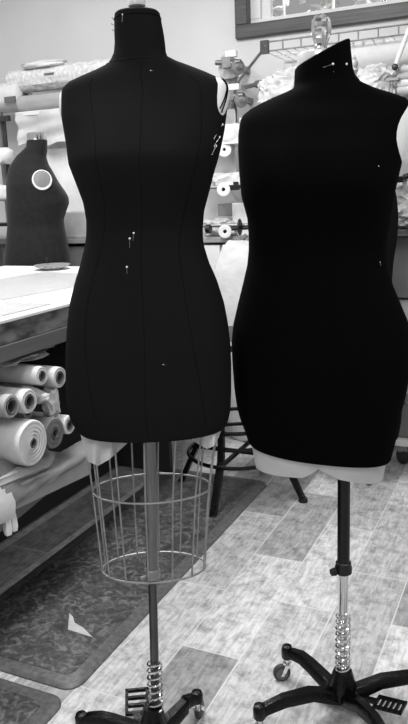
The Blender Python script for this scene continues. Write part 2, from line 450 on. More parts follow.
obj('front_seam', tl.seamline([(-PI/2, zf(66+k*6)) for k in range(60)], .0003), 'seamdark', lt)
for th in (-PI/2-.62, -PI/2+.62):
    obj('princess_seam', tl.seamline([(th + .12*math.sin(k/8), zf(80+k*6)) for k in range(57)], .0003), 'seamdark', lt)
# arm plates
ap = obj('arm_plate', tl.patch(math.radians(170), math.radians(21), zf(101), .034, .004), 'plate', left_form)
ap = obj('arm_plate', tl.patch(math.radians(-21), math.radians(13), zf(101), .037, .003), 'plate', left_form)
bm = new(); tube(bm, [tl.P(math.radians(-30 + 15*k/8), zf(114)+(zf(83)-zf(114))*k/8, .0045) for k in range(9)], .0014, 6)
tube(bm, [tl.P(math.radians(-27 + 13*k/8), zf(118)+(zf(83)-zf(118))*k/8, .0045) for k in range(9)], .0014, 6)
obj('arm_trim', bm, 'seamdark', ap)
# neck cap and knob
c0, a0, f0, b0 = tl.sec(tl.z1); NT = BL + E_*c0 + V(0, 0, tl.z1)
bm = new(); lathe(bm, [(.012, .0), (.017, .004), (.0175, .012), (.0145, .018), (.0165, .026), (.019, .04), (.014, .06), (.008, .072), (.0, .076)][:-1], NT+V(0, 0, .012), seg=24)
obj('neck_knob', bm, 'ivory', left_form, label='pale turned knob')
# hem lining scraps: loose white cloth below the hips
def scrap_cloth(pts_top, pts_bot, T, push, wav):
    rows = []
    for i in range(9):
        k = i/8; row = []
        for j in range(25):
            u = j/24; n_ = len(pts_top)-1
            def pick(p):
                x = u*n_; a = min(int(x), n_-1); t = x-a
                return (p[a][0]+(p[a+1][0]-p[a][0])*t, p[a][1]+(p[a+1][1]-p[a][1])*t)
            a, b = pick(pts_top), pick(pts_bot)
            x, y = a[0]+(b[0]-a[0])*k, a[1]+(b[1]-a[1])*k
            d = push + wav*math.sin(u*14+k*2)*k
            q = onB(x, y, T.B+G_*(-.085*math.sin(PI*min(1, max(0, .15+u*.7))) + d)); row.append(q)
        rows.append(row)
    bm = new(); loft(bm, rows, False, (False, False))
    bmesh.ops.solidify(bm, geom=bm.faces[:], thickness=.0015); return bm
obj('hem_lining', scrap_cloth([(79, 428), (95, 430), (112, 434), (133, 436)], [(87, 461), (98, 466), (110, 459), (131, 440)], tl, .02, .016), 'lining', left_form, label='loose white cotton hem lining')
obj('hem_lining', scrap_cloth([(190, 433), (202, 433), (214, 431), (222, 428)], [(193, 441), (207, 449), (214, 446), (219, 437)], tl, .015, .01), 'lining', left_form, label='loose white cotton hem lining')
# pole
zc = zf(572)
pole_top = BL + E_*.032 + V(0, 0, zf(425)); pole_mid = BL + E_*.0195 + V(0, 0, zc); pole_low = BL + E_*.006 + V(0, 0, .07)
bm = new(); cyl(bm, pole_mid, pole_top, .0145, seg=20); obj('upper_pole', bm, 'steel', left_form)
bm = new(); cyl(bm, pole_low, pole_mid, .0105, seg=20); obj('lower_pole', bm, 'darksteel', left_form)
bm = new(); lathe(bm, [(.012, -.016), (.018, -.014), (.019, -.004), (.018, .006), (.0155, .01)], pole_mid, seg=20)
cyl(bm, pole_mid-V(0, 0, .006)-E_*.014-G_*.01, pole_mid-V(0, 0, .006)-E_*.028-G_*.02, .004, .006, 10)
obj('pole_collar', bm, 'wire', left_form)
s0 = pole_low.lerp(pole_mid, (zf(714)-.07)/(zc-.07)); s1 = pole_low.lerp(pole_mid, (zf(661)-.07)/(zc-.07))
obj('height_spring', helix(s0, s1, .0175, 8, .0026), 'chrome', left_form)
# wire cage
def cage_ring(c, rx, ry, n=48): return [c + E_*rx*math.cos(2*PI*i/n) + G_*ry*math.sin(2*PI*i/n) for i in range(n)]
cb = BL + E_*.024 + V(0, 0, zf(567)); cm = BL + E_*.0295 + V(0, 0, zf(488)); ct_ = BL + E_*.037 + V(0, 0, zf(428))
cages = [(cb, .121, .073), (cm, .135, .086), (ct_, .15, .1)]
for (c, rx, ry) in cages[:2]:
    obj('cage_ring', tube(new(), cage_ring(c, rx, ry), .0024, 8, True), 'wire', left_form)
for i in range(14):
    a = 2*PI*(i+.35)/14
    pts = [c + E_*rx*math.cos(a) + G_*ry*math.sin(a) for c, rx, ry in cages]
    pts[0] -= V(0, 0, .003)
    obj('cage_wire', tube(new(), pts, .0021, 6), 'wire', left_form)
iron_base(left_form, BL, [(66, .142, 100), (-163, .185, -120), (-20, .19, 20), (-92, .19, -60)], zf(706), hs=.8)
pedal(left_form, BL + V(-.088, .07, .058), math.radians(120), 'iron', L=.085, W=.062)

# ---- right form -----------------------------------------------------------------------------
BR = onz(344, 710)
R_left = [(295, 54), (294.5, 68), (294.5, 80), (294, 86), (287, 91.5), (266, 101), (252, 108), (244, 114), (240, 121), (238.3, 135), (238, 150), (239.5, 177), (241.5, 197), (247.5, 219), (248.7, 235), (248.8, 250), (247.5, 265), (243, 285), (238.5, 303), (233, 327), (231.5, 345), (232.5, 365), (234.5, 390), (237, 410), (240, 425), (244, 438), (248, 450)]
R_right = [(349, 54), (350, 64), (352, 76), (356, 83), (365, 87), (387, 93), (402, 97), (409, 102), (411, 112), (409, 130), (404, 150), (399, 166), (394, 186), (391.5, 200), (389.5, 215), (387, 232), (385, 250), (386, 265), (391, 283), (400.5, 306), (407, 322), (409.5, 345), (408.5, 365), (405, 386), (400, 403), (397, 416), (392.5, 434), (387.5, 452)]
R_prof = [(52, .058, .058), (80, .06, .06), (90, .066, .068), (104, .074, .085), (120, .092, .1), (150, .11, .112), (185, .118, .115), (215, .108, .105), (250, .1, .1), (300, .115, .125), (350, .13, .145), (410, .125, .14), (452, .11, .12)]
tr = Torso(BR, R_left, R_right, R_prof, bust=(onB(320, 180, BR).z, .085, .03, .055, -.02), hem=-.15, top=.47, topz=.08)
right_form = thing('dress_form', 'deep black dress form at right with clear faceted knob and white hem on chrome pole', 'dress form', V(BR.x, BR.y, 0), 'dress forms in the room')
rt_ = obj('torso', tr.mesh(), 'blacker', right_form)
zr = lambda y: onB(325, y, BR).z
obj('arm_plate', tr.patch(math.radians(-3), math.radians(41), zr(137), .066, .003), 'plate', right_form)
ap = [o for o in right_form.children if o.name.startswith('arm_plate')][0]
obj('arm_plate_disc', tr.patch(math.radians(2), math.radians(33), zr(130), .05, .0055), 'plategrey', ap)
c1, a1, f1, b1 = tr.sec(tr.z1-.01); NR = BR + E_*c1
bm = new(); rc = .054
lathe(bm, [(rc*.98, zr(80)), (rc, zr(68)), (rc, zr(54.5)), (rc*.97, zr(53)), (rc*.9, zr(52.6))], NR, seg=36); obj('neck_cap', bm, 'cap', right_form, label='white neck cap')
bm = new(); q = onB(321, 30, BR); K = V(q.x, q.y, 0) + (NR-V(NR.x, NR.y, 0))*0
lathe(bm, [(.012, zr(55)), (.0125, zr(48)), (.0145, zr(44)), (.0205, zr(35)), (.0225, zr(29)), (.021, zr(21)), (.014, zr(16)), (.004, zr(13.5))], K, seg=9)
bmesh.ops.triangulate(bm, faces=bm.faces[:])
obj('neck_knob', bm, 'glass', right_form, False, label='clear faceted acrylic knob')
# white hem: two overlapping lobes below the black cover
def hem_lobe(tha, thb, y_bot, bow):
    rows = []
    for i in range(7):
        k = i/6; row = []
        for j in range(33):
            u = j/32; th = tha+(thb-tha)*u
            zt = tr.z0+.02; ed = min(1, min(u, 1-u)*7)
            drop = (y_bot[0]+(y_bot[1]-y_bot[0])*u)*(.25+.75*ed**.6) + bow*math.sin(PI*u)
            p = tr.P(th, zt, -.010 - .012*k); p.z -= k*(drop+.02); row.append(p)
        rows.append(row)
    bm = new(); loft(bm, rows, False, (False, False)); bmesh.ops.solidify(bm, geom=bm.faces[:], thickness=.002); return bm
obj('hem_lining', hem_lobe(math.radians(-187), math.radians(-92), (.062, .044), .004), 'lining', right_form, label='white cotton hem lining')
obj('hem_lining', hem_lobe(math.radians(-98), math.radians(8), (.034, .046), .014), 'lining', right_form, label='white cotton hem lining')
obj('hem_lining', hem_lobe(math.radians(4), math.radians(176), (.03, .03), .01), 'lining', right_form, label='white cotton hem lining')
bm = new(); loft(bm, [[tr.P(2*PI*k/40, tr.z0+.012, -.03) - V(0, 0, d) for k in range(40)] for d in (0, .01)]); obj('hip_board', bm, 'plate', right_form)
PB = V(BR.x, BR.y, 0) - E_*.004
bm = new(); cyl(bm, PB+V(0, 0, zr(568)), PB+V(0, 0, tr.z0+.02), .0155, seg=24); obj('upper_pole', bm, 'blackmetal', right_form)
bm = new(); cyl(bm, PB+V(0, 0, .06), PB+V(0, 0, zr(568)), .0125, seg=24); obj('lower_pole', bm, 'chrome', right_form, label='chrome tube')
bm = new(); z = zr(568)
lathe(bm, [(.0175, z-.016), (.0215, z-.013), (.0215, z+.002), (.0195, z+.006), (.0195, z+.014), (.0165, z+.017)], PB, seg=24)
kd = (-E_*.9 - G_*.4).normalized()
cyl(bm, PB+V(0, 0, z-.005)+kd*.018, PB+V(0, 0, z-.005)+kd*.03, .004, .004, 10)
kk = obj('pole_collar', bm, 'blackplastic', right_form)
bm = new(); cyl(bm, PB+V(0, 0, z-.005)+kd*.026, PB+V(0, 0, z-.005)+kd*.036, .011, .009, 8); obj('clamp_knob', bm, 'blackplastic', kk)
obj('height_spring', helix(PB+V(0, 0, zr(673)), PB+V(0, 0, zr(614)), .018, 10, .0024), 'chrome', right_form)
iron_base(right_form, PB, [(160, .185, -150), (-130, .25, -160), (24, .235, 60), (-48, .22, -20)], zr(671), (.036, .024))
pedal(right_form, PB + V(.125, -.012, .062), math.radians(-8), 'iron', n=6)

# ---- form standing behind the cutting table ---------------------------------------------------
BT = onY(40, 266, 3.44); BT.z = 0
T_left = [(27, 141), (26.5, 147), (22, 151.5), (17, 156), (10.5, 166), (8, 176), (7.3, 190), (7.6, 206), (8.4, 223), (7, 238), (5.5, 255), (4.5, 270), (4.5, 285), (8, 305)]
T_right = [(47, 140), (47, 150), (46, 157), (48, 164), (52, 171), (58, 182), (64.5, 191), (68, 197), (68.7, 203), (66, 211), (63.5, 219), (64.5, 229), (67, 241), (69.5, 257), (70, 272), (69, 290), (64, 305)]
T_prof = [(140, .055, .055), (155, .07, .07), (170, .12, .12), (185, .15, .15), (205, .14, .14), (225, .12, .12), (260, .15, .15), (305, .15, .15)]
tt = Torso(BT, T_left, T_right, T_prof)
table_form = thing('dress_form', 'grey-black dress form in profile standing behind the paper-topped cutting table', 'dress form', V(BT.x, BT.y, 0), 'dress forms in the room')
ttm = obj('torso', tt.mesh(), 'blackback', table_form)
zt_ = lambda y: onB(38, y, BT).z
pc, pn = tt.hit(42, 180)
pn = (pn + .25*(O-pc).normalized()).normalized(); pc = pc + pn*.012
bm = new(); lathe(bm, [(.054, -.02), (.054, .008), (.050, .012), (.046, .011)], pc, pn, 32); a_ = obj('arm_plate', bm, 'plate', table_form, label='white armhole ring with grey oval')
bm = new(); lathe(bm, [(.045, .0), (.045, .014), (.042, .015)], pc + V(0, 0, .006), pn, 32); obj('arm_plate_disc', bm, 'plategrey', a_)
ct2, at2, _, _ = tt.sec(tt.z1)
bm = new(); lathe(bm, [(.052, 0), (.054, .004), (.054, .046), (.047, .05)], BT+E_*ct2+V(0, 0, tt.z1-.008), seg=24); obj('neck_plate', bm, 'chrome', table_form, label='metal neck plate')
bm = new(); cyl(bm, V(BT.x, BT.y, .06), V(BT.x, BT.y, tt.z0+.02), .015); obj('pole', bm, 'steel', table_form)
iron_base(table_form, BT, [(20, .2, 0), (110, .2, 90), (200, .2, 180), (290, .2, 270)], .16)

# ---- form hidden behind the right one ---------------------------------------------------------
BH = G_*3.28 + E_*.735; BH.z = 0
H_left = [(341, 85), (340, 98), (325, 105), (312, 115), (310, 150), (306, 200), (309, 225), (316, 265), (306, 320), (303, 380), (308, 425), (312, 440)]
H_right = [(362, 85), (365, 98), (378, 106), (389, 118), (390, 150), (392, 178), (396, 200), (397.5, 218), (396, 240), (392.5, 262), (391, 280), (396, 310), (401, 345), (402, 390), (400, 420), (397, 434)]
H_prof = [(85, .05, .05), (100, .06, .06), (118, .09, .09), (160, .13, .13), (210, .14, .13), (265, .11, .11), (340, .15, .15), (434, .14, .14)]
th_ = Torso(BH, H_left, H_right, H_prof)
hid_form = thing('dress_form', 'black dress form mostly hidden behind the right one, only its grey finial and flank showing', 'dress form', V(BH.x, BH.y, 0), 'dress forms in the room')
obj('torso', th_.mesh(60, 40), 'black', hid_form)
zh = lambda y: onB(354, y, BH).z
bm = new(); ch, *_ = th_.sec(th_.z1); lathe(bm, [(.021, 0), (.021, .01), (.010, .016), (.0105, zh(73)-th_.z1), (.017, zh(70)-th_.z1), (.012, zh(67.5)-th_.z1), (.017, zh(64)-th_.z1), (.015, zh(61)-th_.z1), (.008, zh(59)-th_.z1), (.009, zh(57.5)-th_.z1), (.003, zh(55)-th_.z1)], onB(354, 80, BH)*1 - V(0, 0, onB(354, 80, BH).z-th_.z1+.002), seg=16)
obj('finial', bm, mat('pewter_finial', 150, .4, v2=165, scale=20), hid_form, label='grey turned finial')
bm = new(); cyl(bm, V(BH.x, BH.y, .06), V(BH.x, BH.y, th_.z0+.02), .014); obj('pole', bm, 'blackmetal', hid_form)
iron_base(hid_form, BH, [(-64, .1, -60), (60, .08, 60), (120, .1, 120), (206, .1, 210)], .14)

# ------------------------------------------------------------ pins stuck in the forms
def pin(T, hx, hy, tx, ty, label, hr=.0022, lift=.0035, tail=.0012):
    a, na = T.hit(hx, hy); b, nb = T.hit(tx, ty)
    if a is None or b is None: return
    a = a + na*lift; b = b + nb*tail
    t = thing('straight_pin', label, 'pin', b, 'pins in the dress forms')
    bm = new(); cyl(bm, b, a, .0005, .0006, 6); obj('pin_shaft', bm, 'pinm', t)
    bm = new(); sphere(bm, a, hr, 10, 8); obj('pin_head', bm, 'pinhead', t)
pin(tl, 133.7, 233, 133, 241, 'upper of two white-headed pins side by side at the left form\'s waist')
pin(tl, 129.7, 238.5, 129.6, 248, 'lower of two white-headed pins side by side at the left form\'s waist')
pin(tl, 126.8, 267, 127, 274, 'lone white-headed pin below the waist of the left form')
pin(tl, 122.5, 14.5, 122.2, 22, 'white-headed pin upright in the neck of the left form', .0016)
pin(tl, 222.5, 124.5, 213.5, 139, 'topmost of three slanted pins under the left form\'s armhole')
pin(tl, 219.5, 137, 213.5, 147, 'middle of three slanted pins under the left form\'s armhole')
pin(tl, 216, 146, 211.5, 155, 'lowest of three slanted pins under the left form\'s armhole')
pin(tl, 150.5, 70.5, 152.5, 71, 'tiny pin lying at the base of the left form\'s neck', .001)
pin(tl, 163, 364.5, 165, 365, 'tiny pin head low on the skirt of the left form', .0009)
pin(tr, 333, 64, 323, 67.5, 'left of two pins across the neck of the right form', .0026, .006, .005)
pin(tr, 346.5, 64, 333, 72, 'right of two pins across the neck of the right form', .0026, .006, .005)
pin(tr, 378.5, 166, 379.5, 167, 'tiny pin head near the chest edge of the right form', .001)
pin(tr, 380, 262, 381, 266, 'tiny pin at the right waist of the right form', .001)
def side_pins():
    for i, (x, y, tx, ty, w) in enumerate(((112.2, 18, 115.5, 22, 'highest'), (111.6, 24, 115.5, 26, 'middle'), (112.4, 30, 115.5, 31, 'lowest'))):
        b = onB(tx, ty, BL); a = onB(x, y, BL)
        t = thing('straight_pin', f'{w} of three little pins sticking out of the left form\'s neck side', 'pin', b, 'pins in the dress forms')
        bm = new(); cyl(bm, b, a, .0006, .0006, 6); obj('pin_shaft', bm, 'pinm', t)
        bm = new(); sphere(bm, a, .0012, 8, 6); obj('pin_head', bm, 'tag', t)
side_pins()

# ------------------------------------------------------------ mats and the scrap on them
def floor_mat_thing(x0, y0, x1, y1, label):
    t = thing('floor_mat', label, 'mat', V((x0+x1)/2, (y0+y1)/2, 0), 'rubber mats by the cutting table')
    obj('mat_body', slab_rounded(x0, y0, x1, y1, 0, .012, .05, .012), 'mat_rim', t)
    obj('mat_pad', slab_rounded(x0+.045, y0+.045, x1-.045, y1-.045, .0115, .0155, .03, .004), 'mat', t)
floor_mat_thing(-1.66, 1.437, -1.118, 3.04, 'long dark marbled rubber mat running under the wire cage beside the table')
floor_mat_thing(-1.66, .2, -1.118, 1.408, 'dark marbled rubber mat cut off at the lower left corner of the view')
zz = .016
pts = [onz(x, y, zz) for x, y in ((69.5, 614), (73, 618), (74.5, 623), (84, 629), (92.5, 638.5), (82, 634.5), (68, 630))]
bm = new(); loft(bm, [[p + V(0, 0, d + .002*math.sin(i*2)) for i, p in enumerate(pts)] for d in (.0005, .0035)])
single('fabric_scrap', bm, 'scrap', 'small pale bird-shaped fabric scrap lying on the long mat', 'scrap', smooth=False)

# ------------------------------------------------------------ cutting table
TX, TZ = -1.463, 1.0
table = thing('cutting_table', 'wide cutting table with white paper top and scuffed dark wooden edge', 'table', V(-2.07, 1.9, 0))
bm = new(); box(bm, (-2.68, .55, TZ-.012), (TX, 3.17, TZ)); obj('table_top', bm, 'paper', table, False, bevel=.003)
bm = new(); box(bm, (-2.665, .56, TZ-.078), (TX-.006, 3.16, TZ-.012)); obj('table_edge', bm, 'wooddark', table, False, bevel=.003)
bm = new(); box(bm, (-2.65, .58, TZ-.128), (TX-.002, 3.14, TZ-.078)); obj('apron_rail', bm, 'woodmid', table, False, bevel=.003)
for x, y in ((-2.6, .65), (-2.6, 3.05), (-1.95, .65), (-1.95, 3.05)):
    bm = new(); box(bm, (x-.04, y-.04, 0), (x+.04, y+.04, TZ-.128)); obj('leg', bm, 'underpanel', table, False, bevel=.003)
bm = new(); box(bm, (-1.93, .69, .02), (-1.9, 3.01, .36)); obj('dark_low_panel', bm, 'underpanel', table, False)  # upright dark panel set back under the table
def board(y0, y1, z0a, z0b, th, x0, x1):
    b = new(); loft(b, [[V(x, y0, z0a), V(x, y0, z0a+th), V(x, y1-.03, z0b+th), V(x, y1, z0b+th-.025), V(x, y1, z0b+.02), V(x, y1-.02, z0b)] for x in (x0, x1)]); return b
obj('shelf', board(.75, 2.085, .49, .365, .08, -2.5, -1.455), 'shelf', table, False, bevel=.004)
bm = new(); loft(bm, [[V(x, 1.25, .34), V(x, 1.25, .44), V(x, 1.90, .385), V(x, 1.86, .36), V(x, 1.66, .335)] for x in (-1.56, -1.5)]); obj('shelf_bracket', bm, 'shelfgrey', table, False)
for y in (.8, 2.02):
    bm = new(); box(bm, (-2.45, y-.03, .2), (-2.0, y+.03, .5 if y < 1 else .385)); obj('shelf_support', bm, 'underpanel', table, False)

bm = new(); box(bm, (-2.56, .7, .36), (-2.53, 3.05, TZ-.128)); obj('back_panel', bm, 'underpanel', table, False)  # dark sheet added to stand in for the shade behind the rolls
bm = new(); box(bm, (-2.53, 2.95, .02), (-1.6, 2.98, TZ-.128)); obj('end_shade_panel', bm, 'underpanel', table, False)  # dark sheet added to keep the far end under the table dark
# sheets and dish on the table
def sheet(name, pts, label, z=TZ, amp=.003, m='paperb'):
    n = 14; bm = new(); P4 = [Vector((*p, 0)) for p in pts]; rows = []
    for i in range(n+1):
        row = []
        for j in range(n+1):
            a = P4[0].lerp(P4[1], i/n); b = P4[3].lerp(P4[2], i/n); p = a.lerp(b, j/n)
            p.z = z + .002 + amp*(.5+.5*noise.noise(p*7)); row.append(p)
        rows.append(row)
    loft(bm, rows, False, (False, False)); bmesh.ops.solidify(bm, geom=bm.faces[:], thickness=-.0008)
    single(name, bm, m, label, 'paper')
sheet('pattern_paper', ((-2.3, 2.15), (-1.75, 2.05), (-1.65, 2.75), (-2.2, 2.9)), 'off-white pattern sheet lying flat on the table near the dish')
sheet('pattern_paper', ((-2.1, 1.35), (-1.52, 1.3), (-1.5, 2.0), (-2.05, 2.02)), 'off-white pattern sheet near the front edge of the table')
D0 = onz(52.5, 269.5, TZ)
dish = thing('pin_dish', 'shallow patterned china dish on the white table top', 'dish', D0)
bm = new(); lathe(bm, [(.045, 0), (.05, .004), (.075, .012), (.088, .02), (.089, .023), (.084, .0225), (.07, .014), (.045, .008), (.02, .007)], D0+V(0, 0, .001), seg=36); obj('dish_bowl', bm, 'china', dish)
bm = new(); lathe(bm, [(.086, .0205), (.0905, .0225), (.0905, .0245), (.086, .0245)], D0+V(0, 0, .001), seg=36); obj('dish_rim', bm, 'plategrey', dish, label='grey rim')
q = D0 + V(-.02, .0, .01)
bm = new(); cyl(bm, q, q+V(-.012, 0, .045), .0016, .0016, 6); sphere(bm, q+V(-.012, 0, .046), .004, 8, 6)
single('quilting_pin', bm, 'blackplastic', 'dark pin standing up in the china dish', 'pin')

# ------------------------------------------------------------ fabric rolls under the table
def roll_x(label, y, z, r, ri, m, xe=-1.45, L=.85, sq=1., seed=1, layers=3, group='fabric rolls under the table', cut=.0):
    t = thing('fabric_roll', label, 'fabric roll', V(xe-L/2, y, z-r), group)
    ax = V(1, 0, 0); c = V(xe, y, z)
    def wob(a, r_, h):
        return 1 + .035*noise.noise(V(math.cos(a)*1.3+seed*5, math.sin(a)*1.3, h*5)) + .015*noise.noise(V(math.cos(a)*4, math.sin(a)*4+seed, h*20))
    prof = [(r*.3, -L)] + [(r*(1 if i else .96), -L+L*.93*i/14) for i in range(15)] + [(r, -.012), (r*.985, -.003), (r*.95, .0)]
    for k in range(1, layers+1):
        a = r + (ri-r)*k/(layers+.2)
        prof += [(a+(r-ri)*.10/layers, .0), (a+(r-ri)*.05/layers, -.006), (a, .001-.002*k)]
    prof += [(ri*1.06, .0), (ri*1.02, -.004), (ri*1.0, -.03)]
    bm = new(); lathe(bm, prof, c, ax, 32, wob, (True, False)); obj('rolled_cloth', bm, m, t)
    bm = new(); lathe(bm, [(ri*.98, .003), (ri*.84, .003), (ri*.8, -.1), (ri*.8, -.3)], c, ax, 24, None, (False, True)); obj('cardboard_core', bm, 'core', t)
    return t
roll_x('thin white fabric roll with dark core, highest in the heap under the table', 1.842, .793, .031, .016, 'cloth', seed=1, layers=2)
roll_x('fabric roll with open core beside the highest roll, next to the black form', 1.935, .765, .036, .021, 'cloth2', seed=2, layers=2)
roll_x('grey roll with wide open core at the left edge of the view', 1.682, .736, .037, .024, 'cloth3', seed=3, layers=1)
roll_x('white roll with wide open core between the grey roll and the wrapped one', 1.768, .728, .039, .022, 'cloth', seed=4, layers=2)
roll_x('thickest white roll with layered spiral end low in the heap', 1.755, .595, .074, .014, 'cloth', xe=-1.44, seed=5, layers=5)
roll_x('slate grey roll with small ringed core right of the thickest white roll', 1.882, .585, .052, .018, 'cloth4', seed=6, layers=2)
roll_x('pale roll with open core lowest right in the heap beside the black form', 1.968, .588, .033, .019, 'cloth', seed=7, layers=1)
roll_x('pale roll filling the far back of the heap behind the wrapped roll', 1.853, .662, .026, .012, 'cloth3', xe=-1.53, seed=8, layers=1)
# plastic-wrapped roll with twisted end
t = thing('fabric_roll', 'plastic-wrapped roll with a twisted end in the middle of the heap', 'fabric roll', V(-1.85, 1.847, .678), 'fabric rolls under the table')
def wobt(a, r, h): return 1 + .12*math.sin(a*5+h*60)*(1 if h > -.09 else .15)
bm = new(); lathe(bm, [(.01, -.8), (.038, -.79), (.038, -.4), (.038, -.12), (.036, -.08), (.028, -.045), (.018, -.02), (.012, 0), (.017, .012), (.019, .018), (.008, .016)], V(-1.44, 1.848, .718), V(1, 0, 0), 36, wobt)
obj('plastic_wrap', bm, 'plastic', t)
# cloth lying below and over the rolls
bm = blob((-1.96, 1.58, .508), (.50, .52, .052), .22, 3, 3, 4, .8, .3)
for v in bm.verts: v.co.z += -.085*(v.co.y-1.6)
single('cloth_bundle', bm, 'cloth3', 'wide grey folded cloth spread on the shelf under the rolls', 'cloth')
bm = blob((-1.87, 1.90, .848), (.40, .20, .026), .3, 4, 5, 4, .9, .4)
single('cloth_bundle', bm, 'cloth3', 'grey folded cloth lying on top of the roll heap', 'cloth')
bm = blob((-1.49, 1.925, .68), (.03, .022, .055), .5, 5, 9, 3, 1.2, .8)
single('cloth_scrap', bm, 'cloth', 'crumpled white cloth strip wedged beside the lowest right roll', 'cloth')
up_ = [(-40, 452), (-10, 456), (30, 464), (58, 454), (84, 438)]; lo_ = [(-40, 536), (-10, 520), (17, 505), (48, 484), (86, 460)]
def along(p, u):
    x = u*(len(p)-1); i = min(int(x), len(p)-2); f = x-i; return (p[i][0]+(p[i+1][0]-p[i][0])*f, p[i][1]+(p[i+1][1]-p[i][1])*f)
rows = []
for i in range(9):
    k = i/8; row = []
    for j in range(25):
        a = onX(*along(up_, j/24), -1.50); b = onX(*along(lo_, j/24), -1.444)
        p = a.lerp(b, k); p.x += .022*math.sin(PI*k) + .006*noise.noise(V(j*.5, k*3, 2)); row.append(p)
    rows.append(row)
bm = new(); loft(bm, rows, False, (False, False)); bmesh.ops.solidify(bm, geom=bm.faces[:], thickness=.003)
single('draped_cloth', bm, 'cloth3', 'smooth grey cloth bulging over the shelf edge under the thickest roll', 'cloth')
# folded white cloth hanging over the shelf at lower left
t = thing('folded_cloth', 'stack of folded white cloth hanging over the shelf edge at the left', 'cloth', V(-1.44, 1.55, .32))
pa, pb = onX(4, 489, -1.44), onX(10, 512, -1.42)
for i in range(5):
    rows = []
    for k in range(10):
        u = k/9; x = -1.452 + .008*i + .012*math.sin(u*PI*.6)
        ye = pa.y + (pb.y-pa.y)*u - .010*(i % 2) + .004*i - .006
        zt = pa.z + .012*(2-i)*.5 + (pb.z-pa.z-.006*i+.015)*u; row = []
        for j in range(13):
            w = j/12; y = 1.22 + (ye-1.22)*w + .003*math.sin(u*9+i)
            row.append(V(x + .004*math.sin(w*9+i), y, zt + .05*(1-w) + .003*math.sin(w*12+i*2)))
        rows.append(row)
    bm = new(); loft(bm, rows, False, (False, False)); bmesh.ops.solidify(bm, geom=bm.faces[:], thickness=.005)
    obj('cloth_fold', bm, 'lining', t)
for (px, py), s_ in (((8, 531), .011), ((14, 527), .010)):
    e = onX(px, py, -1.425); bm = new(); lathe(bm, [(.008, .06), (s_, .045), (s_*1.15, .015), (s_*.9, 0)], e-V(0, 0, .012), seg=14, wob=lambda a, r, h: 1+.2*math.sin(a*4))
    obj('cloth_end', bm, 'lining', t)

# ------------------------------------------------------------ stool behind the forms
ST = V(-1.209, 2.89, 0)
stool = thing('work_stool', 'dark metal stool with splayed legs and foot ring standing behind the forms', 'stool', ST)
seat_z = .70
for ang in (-90, 0, 90, 180):
    a = math.radians(ang); d = V(math.cos(a), math.sin(a), 0)
    bm = new(); s = V(-d.y, d.x, 0)
    pts = [(.30, .015, .015), (.215, .19, .016), (.2, .225, .015), (.19, .30, .014), (.175, seat_z, .013)]
    rings = [[ST + d*r + s*w*x + (d*y*w*.8) + V(0, 0, z) for x, y in ((-1, -1), (1, -1), (1, 1), (-1, 1))] for r, z, w in pts]
    loft(bm, rings); lg = obj('leg', bm, 'iron', stool, False, bevel=.003)
    bm = new(); lathe(bm, [(.02, 0), (.021, .008), (.017, .02)], ST+d*.302, seg=14); obj('leg_foot', bm, 'blackplastic', lg)
obj('foot_ring', tube(new(), [ST + V(.228*math.cos(2*PI*i/48), .228*math.sin(2*PI*i/48), .205) for i in range(48)], .009, 8, True), 'iron', stool)
for z in (.27, .345):
    obj('rung', tube(new(), [ST + V(.185*math.cos(2*PI*i/40), .185*math.sin(2*PI*i/40), z) for i in range(40)], .009, 8, True), 'iron', stool)
bm = new()
for a in (0, PI/2): tube(bm, [ST + V(-.21*math.cos(a), -.21*math.sin(a), .2), ST + V(.21*math.cos(a), .21*math.sin(a), .2)], .011, 8)
obj('cross_brace', bm, 'iron', stool)
bm = new(); lathe(bm, [(.18, 0), (.195, .008), (.2, .03), (.185, .045), (.05, .05)], ST+V(0, 0, seat_z), seg=32); obj('seat', bm, 'blackplastic', stool)

# ------------------------------------------------------------ wall shelves, left and middle
SY = 3.74
zs_low = onY(230, 237, SY).z; zs_up = onY(40, 110, SY).z
shelving = thing('shelving_rack', 'long wall shelving with pale boards and dark posts behind the table', 'shelf', V(-2.4, 3.92, 0))
bm = new(); box(bm, (-3.6, SY, zs_low-.03), (-1.47, 4.08, zs_low)); obj('shelf_board', bm, 'shelf', shelving, False, bevel=.003)
bm = new(); box(bm, (-2.96, SY, zs_up-.025), (-1.95, 4.08, zs_up)); obj('shelf_board', bm, 'sash', shelving, False, bevel=.003, label='white upper board')
bm = new(); box(bm, (-3.6, SY+.03, .5), (-1.47, 4.08, .53)); obj('shelf_board', bm, 'shelfgrey', shelving, False, bevel=.003)
bm = new(); box(bm, (-3.6, 4.06, .53), (-2.1, 4.08, zs_low-.03)); obj('back_panel', bm, 'shelfgrey', shelving, False)
for x, m_ in ((onY(6, 150, SY-.01).x, 'darkmetal'), (onY(13, 150, SY+.1).x, 'greymetal'), (-1.95, 'greymetal')):
    top = zs_up - .02 if x < -2.5 else zs_up-.025
    bm = new(); box(bm, (x-.013, SY-.014, 0), (x+.013, SY-.001, top)); obj('post', bm, m_, shelving, False, bevel=.002)
q = onY(3, 118, SY-.03)
bm = new(); box(bm, (q.x-.12, SY-.035, q.z-.02), (q.x+.045, SY-.015, q.z+.012)); cyl(bm, (q.x-.02, SY-.025, q.z+.012), (q.x-.02, SY-.025, q.z+.035), .014, .012)
obj('post_clamp', bm, 'darkmetal', shelving, False, label='dark clamp')
